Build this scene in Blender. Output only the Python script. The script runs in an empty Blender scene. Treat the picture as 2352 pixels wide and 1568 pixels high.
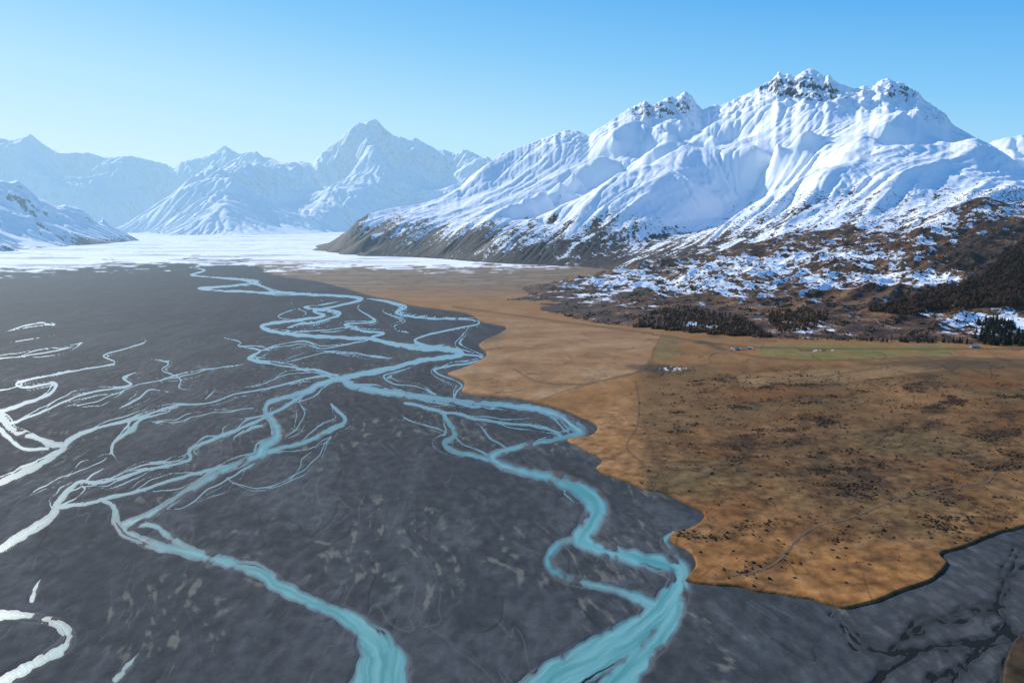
import bpy, math, numpy as np, time
from mathutils import Vector
T0=time.time()
rng=np.random.default_rng(7)
# ------------------------------------------------------------------ camera survey
F=1850.0; CX=1176.0; CY=784.0; TH=math.atan((784-500)/1850.0); HC=300.0
ct,st=math.cos(TH),math.sin(TH)
def ray(u,v):
    a=(np.asarray(u,float)-CX)/F; b=(np.asarray(v,float)-CY)/F
    return a, ct-b*st, -st-b*ct
def ground_pt(u,v,z=0.0):
    dx,dy,dz=ray(u,v); t=(z-HC)/dz
    return dx*t,dy*t
def depth_pt(u,v,D):
    dx,dy,dz=ray(u,v); t=D/dy
    return dx*t,dy*t,HC+dz*t
def to_chart(x,y,z):
    dep=y*ct-(z-HC)*st; up=y*st+(z-HC)*ct
    return CX+F*x/dep, CY-F*up/dep
# ------------------------------------------------------------------ noise
_p=rng.permutation(256); _p=np.concatenate([_p,_p]).astype(np.int64)
_ang=rng.random(256)*2*np.pi; _gx=np.cos(_ang); _gy=np.sin(_ang)
def perlin(x,y,seed=0):
    x=x+seed*37.17; y=y+seed*91.73
    xi=np.floor(x).astype(np.int64); yi=np.floor(y).astype(np.int64)
    xf=x-xi; yf=y-yi; xi&=255; yi&=255
    u=xf*xf*xf*(xf*(xf*6-15)+10); v=yf*yf*yf*(yf*(yf*6-15)+10)
    def g(ix,iy,fx,fy):
        h=_p[_p[ix]+iy]; return _gx[h]*fx+_gy[h]*fy
    x1=(xi+1)&255; y1=(yi+1)&255
    a=g(xi,yi,xf,yf); b=g(x1,yi,xf-1,yf); c=g(xi,y1,xf,yf-1); d=g(x1,y1,xf-1,yf-1)
    return 1.5*((a+(b-a)*u)+((c+(d-c)*u)-(a+(b-a)*u))*v)
def fbm(x,y,o=4,seed=0,gain=0.5):
    s=0;a=1;n=0
    for i in range(o):
        s=s+a*perlin(x*2**i,y*2**i,seed+i); n+=a; a*=gain
    return s/n
def ridged(x,y,o=5,seed=0,gain=0.5):
    s=0;a=1;n=0;w=1
    for i in range(o):
        r=1-np.abs(perlin(x*2**i,y*2**i,seed+i)); r=r*r
        s=s+a*r*w; w=np.clip(r*1.3,0,1); n+=a; a*=gain
    return s/n
def sstep(a,b,x):
    t=np.clip((x-a)/(b-a),0,1); return t*t*(3-2*t)
def mixc(c0,c1,t):
    return c0+(np.asarray(c1)-c0)*t[...,None]
def iso(n,w):
    a,b=np.gradient(n); return w/2-np.abs(n)/(np.hypot(a,b)+1e-4)*2.0
# ------------------------------------------------------------------ mesh helpers
def setup(ob,kind=None,label=None,cat=None,group=None):
    if kind: ob["kind"]=kind
    if label: ob["label"]=label
    if cat: ob["category"]=cat
    if group: ob["group"]=group
def raw_mesh(name,co,faces,mat,smooth=True,cols=None,floats=None):
    me=bpy.data.meshes.new(name); n=len(co); m,k=faces.shape
    me.vertices.add(n); me.vertices.foreach_set('co',co.astype(np.float32).ravel())
    me.loops.add(m*k); me.loops.foreach_set('vertex_index',faces.astype(np.int32).ravel())
    me.polygons.add(m); me.polygons.foreach_set('loop_start',(np.arange(m)*k).astype(np.int32))
    me.polygons.foreach_set('use_smooth',np.full(m,smooth))
    me.update(calc_edges=True)
    if cols is not None:
        for nm,c in cols.items():
            at=me.attributes.new(nm,'FLOAT_COLOR','POINT')
            c4=np.ones((n,4),np.float32); c4[:,:3]=c; at.data.foreach_set('color',c4.ravel())
    if floats is not None:
        for nm,c in floats.items():
            at=me.attributes.new(nm,'FLOAT','POINT'); at.data.foreach_set('value',c.astype(np.float32).ravel())
    me.materials.append(mat)
    ob=bpy.data.objects.new(name,me); bpy.context.scene.collection.objects.link(ob)
    return ob
def grid_mesh(name,X,Y,Z,fm,mat,cols=None,floats=None,flip=False):
    R,C=X.shape; idx=np.arange(R*C).reshape(R,C)
    a=idx[:-1,:-1][fm];b=idx[:-1,1:][fm];c=idx[1:,1:][fm];d=idx[1:,:-1][fm]
    q=np.stack([a,d,c,b] if flip else [a,b,c,d],1)
    used=np.unique(q); mp=np.full(R*C,-1); mp[used]=np.arange(len(used)); q=mp[q]
    co=np.stack([X.ravel()[used],Y.ravel()[used],Z.ravel()[used]],1)
    cc={k:v.reshape(-1,3)[used] for k,v in (cols or {}).items()}
    ff={k:v.ravel()[used] for k,v in (floats or {}).items()}
    return raw_mesh(name,co,q,mat,True,cc,ff)
def anyface(m): return m[:-1,:-1]|m[1:,:-1]|m[:-1,1:]|m[1:,1:]
# ------------------------------------------------------------------ materials
class NT:
    def __init__(s,name):
        s.m=bpy.data.materials.new(name); s.m.use_nodes=True; s.t=s.m.node_tree; s.t.nodes.clear()
        s.m.cycles.emission_sampling='NONE'
    def n(s,typ,**kw):
        nd=s.t.nodes.new(typ)
        for k,v in kw.items(): setattr(nd,k,v)
        return nd
    def l(s,a,b): s.t.links.new(a,b)
    def math(s,op,a,b=None,c=None,clamp=False):
        nd=s.t.nodes.new('ShaderNodeMath'); nd.operation=op; nd.use_clamp=clamp
        for i,x in enumerate((a,b,c)):
            if x is None: continue
            if isinstance(x,(int,float)): nd.inputs[i].default_value=x
            else: s.l(x,nd.inputs[i])
        return nd.outputs[0]
    def mix(s,f,a,b,blend='MIX'):
        nd=s.t.nodes.new('ShaderNodeMix'); nd.data_type='RGBA'; nd.blend_type=blend
        for sock,x in ((nd.inputs[0],f),(nd.inputs[6],a),(nd.inputs[7],b)):
            if isinstance(x,(int,float)): sock.default_value=x
            elif isinstance(x,tuple): sock.default_value=x+(1,) if len(x)==3 else x
            else: s.l(x,sock)
        return nd.outputs[2]
    def noise(s,vec,scale,detail=4,rough=0.55,dist=0.0):
        nd=s.n('ShaderNodeTexNoise'); nd.inputs['Scale'].default_value=scale; nd.inputs['Detail'].default_value=detail
        nd.inputs['Roughness'].default_value=rough; nd.inputs['Distortion'].default_value=dist
        s.l(vec,nd.inputs['Vector']); return nd.outputs['Fac']
    def pos(s): 
        g=s.n('ShaderNodeNewGeometry'); return g.outputs['Position']
    def attr(s,name):
        a=s.n('ShaderNodeAttribute'); a.attribute_name=name; return a
    def ramp(s,f,a,b):
        nd=s.n('ShaderNodeMapRange'); nd.interpolation_type='SMOOTHSTEP'
        s.l(f,nd.inputs[0]); nd.inputs[1].default_value=a; nd.inputs[2].default_value=b; return nd.outputs[0]
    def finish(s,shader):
        # aerial haze painted into each material as emission, by position in the valley
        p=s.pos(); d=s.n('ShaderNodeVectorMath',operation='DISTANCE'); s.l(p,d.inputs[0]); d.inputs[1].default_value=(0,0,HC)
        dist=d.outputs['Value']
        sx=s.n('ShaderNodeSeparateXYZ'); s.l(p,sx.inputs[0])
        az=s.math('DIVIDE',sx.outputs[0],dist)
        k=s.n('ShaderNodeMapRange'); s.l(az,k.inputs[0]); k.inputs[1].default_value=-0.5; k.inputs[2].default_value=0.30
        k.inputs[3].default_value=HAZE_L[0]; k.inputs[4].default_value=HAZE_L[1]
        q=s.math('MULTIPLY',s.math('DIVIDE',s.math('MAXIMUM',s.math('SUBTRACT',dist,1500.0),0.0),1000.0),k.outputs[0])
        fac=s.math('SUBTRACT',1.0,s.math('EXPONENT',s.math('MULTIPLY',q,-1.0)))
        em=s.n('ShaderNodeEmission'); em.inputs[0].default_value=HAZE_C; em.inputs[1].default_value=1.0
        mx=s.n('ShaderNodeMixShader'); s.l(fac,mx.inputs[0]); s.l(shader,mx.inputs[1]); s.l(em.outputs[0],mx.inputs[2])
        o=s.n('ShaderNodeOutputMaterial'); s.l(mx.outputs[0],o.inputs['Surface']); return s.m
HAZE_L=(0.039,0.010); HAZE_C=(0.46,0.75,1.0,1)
def mat_ground(name,bump=0.5,scale=1.0,amt=0.35,spec=0.1):
    t=NT(name); p=t.pos(); c=t.attr('col').outputs['Color']
    n1=t.noise(p,0.12*scale,6,0.65); n2=t.noise(p,0.6*scale,4,0.6)
    s=t.math('MULTIPLY_ADD',n1,amt*2,1-amt); s2=t.math('MULTIPLY_ADD',n2,amt,1-amt/2)
    cc=t.n('ShaderNodeVectorMath',operation='SCALE'); t.l(c,cc.inputs[0]); t.l(t.math('MULTIPLY',s,s2),cc.inputs['Scale'])
    b=t.n('ShaderNodeBsdfPrincipled'); t.l(cc.outputs[0],b.inputs['Base Color']); b.inputs['Roughness'].default_value=0.9
    b.inputs['Specular IOR Level'].default_value=spec
    bp=t.n('ShaderNodeBump'); bp.inputs['Strength'].default_value=bump; bp.inputs['Distance'].default_value=1.0
    t.l(n1,bp.inputs['Height']); t.l(bp.outputs[0],b.inputs['Normal'])
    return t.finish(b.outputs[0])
def mat_mount(name,fscale=0.03,bumpd=6.0,w=0.9,snowbump=0.4,edge=0.05):
    t=NT(name); p=t.pos(); c=t.attr('col').outputs['Color']; sn=t.attr('snow').outputs['Fac']
    n1=t.noise(p,fscale,8,0.7); n2=t.noise(p,fscale*3.3,5,0.65)
    v=t.math('ADD',sn,t.math('MULTIPLY',t.math('SUBTRACT',n1,0.5),w)); v=t.math('ADD',v,t.math('MULTIPLY',t.math('SUBTRACT',n2,0.5),w*0.9))
    mk=t.ramp(v,0.5-edge,0.5+edge)
    s=t.math('MULTIPLY_ADD',n2,1.6,0.2)
    cc=t.n('ShaderNodeVectorMath',operation='SCALE'); t.l(c,cc.inputs[0]); t.l(s,cc.inputs['Scale'])
    col=t.mix(mk,cc.outputs[0],(0.91,0.915,0.92))
    b=t.n('ShaderNodeBsdfPrincipled'); t.l(col,b.inputs['Base Color']); b.inputs['Roughness'].default_value=0.8
    b.inputs['Specular IOR Level'].default_value=0.15
    bp=t.n('ShaderNodeBump'); bp.inputs['Distance'].default_value=bumpd
    t.l(t.math('MULTIPLY_ADD',mk,snowbump-0.7,0.7),bp.inputs['Strength'])
    t.l(n1,bp.inputs['Height']); t.l(bp.outputs[0],b.inputs['Normal'])
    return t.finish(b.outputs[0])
def mat_water(name):
    t=NT(name); p=t.pos(); c=t.attr('col').outputs['Color']
    n1=t.noise(p,0.35,4,0.6)
    b=t.n('ShaderNodeBsdfPrincipled'); t.l(c,b.inputs['Base Color'])
    t.l(t.attr('rough').outputs['Fac'],b.inputs['Roughness']); t.l(t.attr('spec').outputs['Fac'],b.inputs['Specular IOR Level'])
    b.inputs['IOR'].default_value=1.33
    bp=t.n('ShaderNodeBump'); bp.inputs['Strength'].default_value=0.2; bp.inputs['Distance'].default_value=0.5
    t.l(n1,bp.inputs['Height']); t.l(bp.outputs[0],b.inputs['Normal'])
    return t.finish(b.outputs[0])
def mat_plain(name,col,var=0.5,scale=0.5):
    t=NT(name); p=t.pos(); n=t.noise(p,scale,3); 
    c=t.mix(n,tuple(x*(1-var) for x in col),tuple(x*(1+var) for x in col))
    b=t.n('ShaderNodeBsdfPrincipled'); t.l(c,b.inputs['Base Color']); b.inputs['Roughness'].default_value=0.9
    b.inputs['Specular IOR Level'].default_value=0.15
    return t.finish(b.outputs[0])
# ------------------------------------------------------------------ valley floor grid
su=2.2; U=np.arange(-450,2801,su)
V=np.concatenate([np.arange(1750,606,-2.0),np.arange(606,512,-1.4)])
NU,NV=len(U),len(V)
UU,VV=np.meshgrid(U,V)
X,Y=ground_pt(UU,VV)
def vi(v): return np.interp(-v,-V,np.arange(NV))
def smooth_path(P,step=1.5):
    P=np.array(P,float); n=len(P)
    Q=np.vstack([2*P[0]-P[1],P,2*P[-1]-P[-2]]); out=[]
    for i in range(n-1):
        p0,p1,p2,p3=Q[i:i+4]; L=np.hypot(*(p2-p1)[:2]); m=max(2,int(L/step)); t=np.linspace(0,1,m,endpoint=False)[:,None]
        out.append(0.5*((2*p1)+(-p0+p2)*t+(2*p0-5*p1+4*p2-p3)*t*t+(-p0+3*p1-3*p2+p3)*t**3))
    out.append(P[-1:]); return np.vstack(out)
LS=np.zeros((NV,NU)); LT=np.zeros((NV,NU)); HW=np.zeros((NV,NU))
def stamp(Fd,path,marg=14,track=False,s0=0.0,hw=False):
    if track:
        tg=np.gradient(path[:,:2],axis=0); tg/=np.linalg.norm(tg,axis=1)[:,None]+1e-6
        tg=np.column_stack([np.convolve(np.pad(tg[:,k],7,mode='edge'),np.ones(15)/15,'valid') for k in (0,1)])
    for i,(u,v,w) in enumerate(path):
        r=w/2; R=r+marg
        j0=int((u-R-U[0])/su); j1=int((u+R-U[0])/su)+2
        a=int(vi(v+R)); b=int(vi(v-R))+2
        j0=max(j0,0); j1=min(j1,NU); a=max(a,0); b=min(b,NV)
        if j0>=j1 or a>=b: continue
        du=U[None,j0:j1]-u; dv=V[a:b,None]-v
        d=np.sqrt(du**2+dv**2)
        if track or hw:
            m=(r-d)>Fd[a:b,j0:j1]; HW[a:b,j0:j1][m]=r
        if track:
            lat=du*-tg[i,1]+dv*tg[i,0]; alo=s0+i*1.5+du*tg[i,0]+dv*tg[i,1]
            LS[a:b,j0:j1][m]=alo[m]; LT[a:b,j0:j1][m]=lat[m]
        np.maximum(Fd[a:b,j0:j1],r-d,out=Fd[a:b,j0:j1])
CH=[
[(790,870,20),(805,885,26),(850,893,24),(920,905,22),(1000,915,20),(1080,925,18),(1160,930,18),(1230,938,20),(1285,957,28),(1322,982,36),(1335,994,24),(1290,1005,14),(1230,1018,15),(1165,1032,18),(1130,1048,28),(1150,1068,26),(1210,1085,28),(1270,1097,34),(1320,1118,46),(1355,1145,60),(1370,1180,64),(1350,1215,60),(1335,1238,52),(1370,1257,42),(1430,1275,42),(1500,1290,46),(1553,1302,48),(1562,1328,56),(1545,1370,64),(1505,1415,74),(1445,1462,80),(1370,1505,90),(1290,1555,96),(1220,1610,110),(1150,1680,120),(1090,1760,130)],
[(1560,1330,40),(1550,1400,50),(1510,1465,56),(1455,1530,60),(1400,1590,70),(1330,1680,80),(1280,1760,90)],
[(1335,1235,24),(1290,1245,22),(1265,1270,26),(1264,1300,28),(1300,1328,24),(1370,1345,22),(1440,1363,26),(1500,1390,44)],
[(1545,1222,12),(1528,1245,18),(1540,1270,22),(1565,1295,30)],
[(420,612,3),(470,620,4),(438,632,3),(520,640,4),(592,648,5),(540,655,5),(455,662,4),(520,669,4),(600,672,4),(700,676,5),(790,680,8),(832,686,8),(800,696,7),(755,706,6),(720,714,6),(745,724,7),(690,735,8),(620,743,9),(602,751,9),(645,765,11),(720,772,10),(800,775,10),(860,779,10),(920,793,14),(980,799,20),(1020,800,20),(1058,812,14),(1020,821,14),(960,831,14),(900,845,14),(840,856,16),(790,868,20)],
[(830,683,6),(900,694,6),(932,705,6),(912,719,5),(960,729,5),(1045,733,4),(1090,735,4),(1098,744,4),(1040,756,5),(965,774,6),(955,786,8),(1000,800,12)],
[(790,690,5),(740,699,4),(700,706,4),(780,717,6),(745,735,6),(690,745,6),(655,753,5)],
[(840,690,5),(822,708,5),(862,738,4),(792,745,4),(830,759,5),(882,765,6),(852,776,6),(900,790,8)],
[(670,688,3),(674,704,3),(702,718,4),(680,735,4)],
[(705,678,3),(740,690,3),(720,700,3)],
[(905,700,4),(880,715,3),(930,735,3),(905,750,3),(940,765,3)],
[(1060,812,7),(1112,821,4),(1080,832,5),(1000,849,6),(1030,868,4),(1062,884,5),(1048,900,6),(1040,917,8)],
[(1090,738,3),(1060,770,3),(1045,790,3),(1062,803,4),(1110,815,4)],
[(790,868,20),(740,880,18),(700,900,18),(655,912,14),(615,926,12),(610,945,18),(632,975,26),(637,1000,28),(612,1020,32),(598,1045,34),(555,1062,24),(500,1085,20),(440,1120,20),(380,1160,22),(320,1193,26),(285,1203,20)],
[(232,1147,10),(262,1163,12),(268,1200,24),(300,1230,28),(370,1255,28),(440,1270,30),(520,1290,32),(590,1310,38),(640,1345,40),(710,1380,38),(780,1410,42),(830,1440,48),(862,1480,74),(880,1530,110),(870,1580,130),(850,1650,140),(830,1760,150)],
[(598,1045,20),(640,1030,14),(700,1015,12),(760,985,14),(793,965,12),(772,940,8),(760,928,6)],
[(700,900,14),(660,930,10),(600,962,10),(540,988,10),(440,1030,10),(430,1058,8),(330,1080,8),(230,1108,10),(185,1105,8),(150,1132,16),(130,1160,18),(120,1185,22),(60,1222,24),(0,1258,24),(-80,1300,24),(-200,1380,26)],
[(130,1165,14),(200,1155,10),(240,1145,12),(310,1130,8),(400,1100,8),(500,1075,10),(580,1058,14)],
[(300,1203,18),(355,1208,14),(395,1238,20),(450,1268,22)],
[(-200,930,26),(-60,950,26),(0,956,26),(25,985,20),(70,1000,16),(120,1020,20),(143,1028,20),(105,1058,18),(40,1090,20),(-40,1122,20),(-200,1180,22)],
[(143,1028,16),(170,1003,14),(230,980,8),(300,965,7),(400,932,6),(480,925,5),(540,905,4),(620,890,5),(700,870,5),(760,860,6)],
[(0,945,16),(60,925,10),(112,905,8),(126,880,8),(60,890,6),(40,880,5),(100,865,5),(180,850,4),(262,834,4),(238,816,4),(290,800,4),(332,785,4),(325,774,3)],
[(0,985,16),(50,1028,10),(110,1030,8)],
[(20,972,8),(100,945,6),(180,910,5),(240,895,5),(303,884,8),(283,866,5),(335,850,3)],
[(270,1060,6),(255,1040,10),(262,1015,8),(298,987,16),(322,965,9),(385,945,4),(410,935,3)],
[(262,945,5),(280,935,5),(320,915,7),(345,895,4),(390,900,3)],
[(490,770,3),(550,785,4),(548,795,4),(598,805,6),(572,825,8),(640,838,5),(720,850,6),(775,862,8)],
[(640,835,4),(700,820,3),(770,806,3),(840,815,4),(900,822,5)],
[(332,820,3),(385,833,4),(372,850,3),(415,870,4),(410,890,3),(455,896,3)],
[(462,925,4),(478,908,12),(497,893,3)],
[(170,1120,4),(215,1090,6),(250,1070,5)],
[(395,795,5),(405,805,4)],[(160,822,4),(180,824,3)],[(0,765,2),(60,752,2),(125,745,3),(90,740,2)],[(0,790,2),(90,775,2),(130,770,2)],
[(570,865,4),(590,860,8),(600,850,3)],
[(930,925,8),(1010,945,12),(1027,965,12),(1042,1000,16),(1022,1018,14),(1052,1037,12),(1120,1054,16)],
[(1010,945,8),(1070,955,10),(1140,970,8),(1220,975,8),(1272,990,8),(1290,1003,10)],
[(1085,960,5),(1120,1000,6),(1165,1028,6)],
[(925,940,6),(928,955,7),(960,970,4),(1010,985,5),(1040,1000,5)],
[(-200,1440,30),(-60,1420,28),(0,1412,26),(60,1415,22),(120,1427,20),(152,1450,32),(150,1480,34),(100,1512,24),(40,1545,24),(-20,1580,28),(-120,1650,30)],
[(95,1325,5),(80,1350,12),(70,1378,10)],
[(265,1560,14),(298,1520,14),(318,1500,5)],
[(975,1030,3),(968,1045,10),(980,1055,4)],[(895,1000,3),(905,1012,4)],
[(955,1210,3),(968,1198,6),(980,1190,3)],
[(350,1145,3),(355,1130,8),(360,1122,3)],
[(455,1000,3),(470,985,8),(478,978,4)],[(550,1000,4),(575,985,14),(600,975,6)],
[(540,1020,3),(536,1005,8),(560,990,6)],
# extra fine threads
[(430,1030,4),(470,1005,4),(520,1000,3),(560,970,4),(610,950,6)],[(300,1200,4),(350,1175,3),(420,1165,3),(470,1130,4),(540,1090,5),(585,1060,6)],
[(200,1108,4),(260,1095,3),(320,1070,4),(400,1060,3),(440,1035,5)],[(640,1010,5),(680,985,4),(700,950,4),(690,920,4),(720,890,6)],
[(860,780,5),(800,790,4),(740,800,3),(700,790,3),(650,795,3),(598,805,4)],[(960,835,6),(930,850,4),(880,862,5),(900,880,4),(960,890,4),(1000,905,6)],
[(780,872,8),(740,860,4),(700,855,3),(650,862,3),(610,880,3),(560,890,3)],[(1130,1050,8),(1090,1030,4),(1060,1020,4),(1045,1000,6)],
[(540,640,3),(600,655,3),(640,668,3),(700,674,3)],[(700,705,4),(660,715,3),(640,728,3),(690,735,4)],[(640,765,4),(700,760,3),(760,757,3),(800,752,3),(830,759,4)],
[(-60,830,4),(20,822,3),(90,812,3),(150,800,3),(190,785,3)],[(-60,905,6),(10,895,4),(60,880,4)],
[(150,930,3),(210,925,3),(260,905,3),(330,880,3),(400,868,3),(470,850,3),(560,835,4)],[(60,1140,4),(110,1110,3),(170,1085,3),(230,1060,3),(260,1040,4)],
[(330,965,3),(400,970,3),(450,955,3),(520,945,3),(600,935,4)],[(500,1080,4),(540,1110,3),(600,1120,3),(660,1100,3),(720,1060,3),(760,1000,5)],
]
Fd=np.full((NV,NU),-60.0)
r2=np.random.default_rng(11)
for ic,c in enumerate(CH):
    P=smooth_path(c); 
    s=np.arange(len(P))/12.0
    wob=perlin(s*0.8,s*0+r2.random()*50)*np.minimum(P[:,2]*0.22,3.0)+perlin(s*2.5,s*0+r2.random()*50)*np.minimum(P[:,2]*0.1,1.6)
    if c[0][2]<=8: wob=wob+5.0*perlin(s*0.5,s*0+r2.random()*50)*np.clip((P[:,1]-600)/350,0.2,1)
    tg=np.gradient(P[:,:2],axis=0); tg/=np.linalg.norm(tg,axis=1)[:,None]+1e-6
    P[:,0]+=-tg[:,1]*wob; P[:,1]+=tg[:,0]*wob*0.6
    P[:,2]*=1+0.28*perlin(s*0.7,s*0+r2.random()*50)
    P[:,2]*=np.interp(P[:,1],[600,900,1200,1500],[0.76,0.72,0.84,0.95])
    if c[0][2]<=6: P[:,2]*=np.clip(np.arange(len(P))/25.0,0.25,1)
    if c[-1][2]<=5: P[:,2]*=np.clip(np.arange(len(P))[::-1]/25.0,0.25,1)
    P[:,2]=np.maximum(P[:,2],np.where(P[:,2]<1.6,0.8,2.2))
    stamp(Fd,P,track=True,s0=ic*3000.0)
    L=len(P)
    if L>90 and c[0][1]<1300:
        for k in range(int(L/75)+1):
            a=r2.integers(0,L-60); b=min(L-1,a+int(r2.integers(60,170)))
            if P[a:b,1].max()>1180: continue
            q=P[a:b].copy(); m=len(q); tt=np.linspace(0,1,m)
            near=(np.clip(q[:,1]-600,40,700)/700)
            off=(np.sin(np.pi*tt)*(r2.uniform(10,62)*near+4)*r2.choice([-1,1])+12*perlin(tt*4,tt*0+k*3.3+ic)*near*np.sin(np.pi*tt))
            q[:,0]+=-tg[a:b,1]*off; q[:,1]+=tg[a:b,0]*off*0.45; q[:,2]=np.clip(q[:,2]*0.3,2.2,5)*(0.5+0.5*r2.random())*(0.5+0.8*np.abs(np.sin(np.pi*tt*1.5)))
            stamp(Fd,q,hw=True)
# grassland outline
GB=[(560,596),(585,606),(600,616),(640,635),(740,650),(850,680),(900,690),(945,703),(1010,712),(1075,722),(1110,742),(1160,752),(1150,765),(1100,790),(1118,815),(1085,835),(1055,848),(1028,860),(1065,878),(1062,902),(1110,910),(1160,915),(1250,930),(1330,958),(1372,980),(1355,1000),(1303,1012),(1330,1030),(1382,1058),(1375,1080),(1450,1112),(1540,1142),(1600,1170),(1618,1190),(1585,1212),(1545,1225),(1540,1243),(1582,1270),(1594,1300),(1578,1335),(1640,1345),(1700,1352),(1850,1378),(1935,1396),(2000,1386),(2060,1366),(2110,1345),(2150,1328),(2175,1300),(2160,1275),(2230,1250),(2300,1228),(2352,1212),(2500,1160),(2800,1100)]
gp=smooth_path([(a,b,1) for a,b in GB],1.0)
s=np.arange(len(gp))*0.0137
nearf=np.clip((gp[:,1]-560)/500,0.1,1.3)
gp[:,0]+=5*perlin(s,s*0+3.3)*nearf; gp[:,1]+=(4*perlin(s*0.83,s*0+9.1)+1.6*perlin(s*2.1,s*0.7+1.1))*nearf
def inside(poly,UU,VV):
    poly=np.asarray(poly); ins=np.zeros(UU.shape,bool)
    for i in range(UU.shape[0]):
        v=VV[i,0]; a=poly; b=np.roll(poly,-1,0)
        m=(a[:,1]>v)!=(b[:,1]>v)
        if not m.any(): continue
        xc=np.sort(a[m,0]+(v-a[m,1])/(b[m,1]-a[m,1])*(b[m,0]-a[m,0]))
        ins[i]=(np.searchsorted(xc,UU[i])%2)==1
    return ins
polyg=np.vstack([gp[:,:2],[[2950,1080],[2950,596]]])
ins=inside(polyg,UU,VV)
Ed=np.full((NV,NU),-30.0); stamp(Ed,np.column_stack([gp[:,0],gp[:,1],np.zeros(len(gp))]),30)
SD=np.where(ins,-Ed,Ed)   # + inside
g2=np.array([(2316,1500),(2335,1470),(2400,1440),(2800,1350),(2800,1750),(2330,1750),(2300,1600),(2306,1540)],float)
ins2=inside(g2,UU,VV); Ed2=np.full((NV,NU),-30.0); stamp(Ed2,smooth_path([(a,b,0) for a,b in np.vstack([g2,g2[:1]])],1.5),30)
SD=np.maximum(SD,np.where(ins2,-Ed2,Ed2))
nearV=np.clip((VV-560)/600,0.08,1.2)
wx=X+30*fbm(X/160,Y/260,3,21)+60*perlin(X/500,Y/900,4); wy=Y
hwk=np.clip(HW/9,0.08,1)
Fn=Fd+ (3.0*fbm(X/13,Y/30,4,5))*np.clip(nearV*1.4,0.2,1)*hwk*sstep(2,10,Fd+8)
inner=fbm(X/20,Y/70,3,9)
Fn=np.where((Fd>0)&(Fd<16),Fn-np.clip(inner-0.15,0,1)*36*nearV*sstep(3,8,HW),Fn)
barn=fbm(LT/15+0.5*perlin(LS/90,LS*0),LS/200,2,641)
Fn=np.where((Fd>4)&(VV>950),Fn-np.clip(barn-0.34,0,1)*60*sstep(4,9,Fd),Fn)
Fn=np.where(SD>-1,np.minimum(Fn,-SD-1.0),Fn)
# dark clear streams bottom right
DK=[[(2352,1262,10),(2325,1300,16),(2300,1350,14),(2292,1400,16),(2310,1440,14),(2260,1475,20),(2180,1482,16),(2110,1492,24),(2040,1500,16),(1975,1478,10),(1940,1440,6),(1915,1415,4)],
[(2110,1492,20),(2060,1530,24),(2010,1565,22),(1960,1620,26)],[(2310,1440,14),(2330,1480,14),(2300,1540,16),(2280,1620,20)],
[(2292,1400,8),(2230,1400,6),(2160,1420,8),(2100,1450,6),(2040,1500,8)],
[(2260,1475,10),(2220,1520,10),(2150,1560,12),(2100,1600,12)],
[(2600,1230,12),(2450,1240,12),(2352,1262,10)]]
Fk=np.full((NV,NU),-60.0)
for c in DK:
    P=smooth_path(c); s=np.arange(len(P))/10.; P[:,0]+=5*perlin(s*.6,s*0+r2.random()*9); P[:,1]+=4*perlin(s*.6,s*0+r2.random()*9); P[:,2]*=0.6+0.5*perlin(s*0.5,s*0+r2.random()*9); stamp(Fk,P,26)
    for k in range(3):
        q=P.copy(); tt=np.arange(len(q))/40.; q[:,0]+=40*perlin(tt,tt*0+k*7.7+c[0][0]); q[:,1]+=24*perlin(tt,tt*0+k*2.7+c[0][1]); q[:,2]=2+1*k; stamp(Fk,q,26)
zk=sstep(1900,2060,UU)*sstep(1240,1330,VV)
Fk0=Fk.copy()
Fk=Fk+11*fbm(X/13,Y/20,3,15)-1.5
Fk=np.where(SD>-3,-5,Fk); Fk=np.where(UU<1880,-30,Fk)
FF=np.maximum(Fn,Fk)
# --- riverbed relief and colour
far=sstep(900,640,VV); nr1=sstep(2300,1300,Y); nr2=sstep(1500,900,Y); nr3=sstep(2600,1500,Y)
st2=fbm(X/11,Y/22,4,41)*nr1; big=fbm(X/260,Y/500,3,51)
rho=np.hypot(wx+1500,wy-7000); phi=np.arctan2(wx+1500,7000-wy)
w1=fbm(X/150,Y/280,3,661); w2=fbm(X/150,Y/280,3,664)
ma_=phi*60*2.2+0.8*w1; mb_=rho/340+0.8*w2
bars=fbm(ma_,mb_,4,671,0.5); bars2=fbm(ma_*2.4,mb_*2.6,3,675,0.5)
pm=fbm(X/90,Y/160,3,71); pm2=fbm(X/120,Y/130,3,73)
dk1=sstep(-1.8,1.2,iso(fbm(ma_,mb_,2,671),2.8))*sstep(0.02,0.25,pm)*nr3
lt=sstep(-1.8,1.0,iso(fbm(ma_*1.9+5,mb_*1.5,2,688),2.2))*sstep(0.03,0.22,pm2)*nr3
lt2=sstep(-1.5,1.0,iso(fbm(ma_*3.3+2,mb_*2.4,2,689),1.6))*sstep(0.05,0.25,-pm)*nr3
relief=0.34*bars+0.16*bars2+0.12*st2-0.22*dk1
Zb=np.clip(-0.22*FF,-1.6,0.25)
out=sstep(-1.5,-9,FF)
Zb=Zb+out*(0.22+np.clip(relief,-0.4,0.9)*1.0)*np.clip(1-far*0.3,0,1)
c0=np.array([0.050,0.054,0.0555])*np.ones(X.shape+(1,))
col=mixc(c0,[0.076,0.080,0.081],sstep(-0.3,0.5,bars+0.5*big+0.3*st2))
col=mixc(col,[0.105,0.107,0.105],0.40*sstep(0.08,0.45,bars2+0.5*st2)*sstep(-0.15,0.3,big+0.4*pm2))
col=mixc(col,[0.038,0.040,0.041],0.40*sstep(0.08,0.4,-bars2-0.2*st2)*sstep(-0.1,0.3,pm))
col=col*(1+0.42*st2)[...,None]
col=mixc(col,[0.026,0.028,0.029],0.5*dk1)
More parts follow.
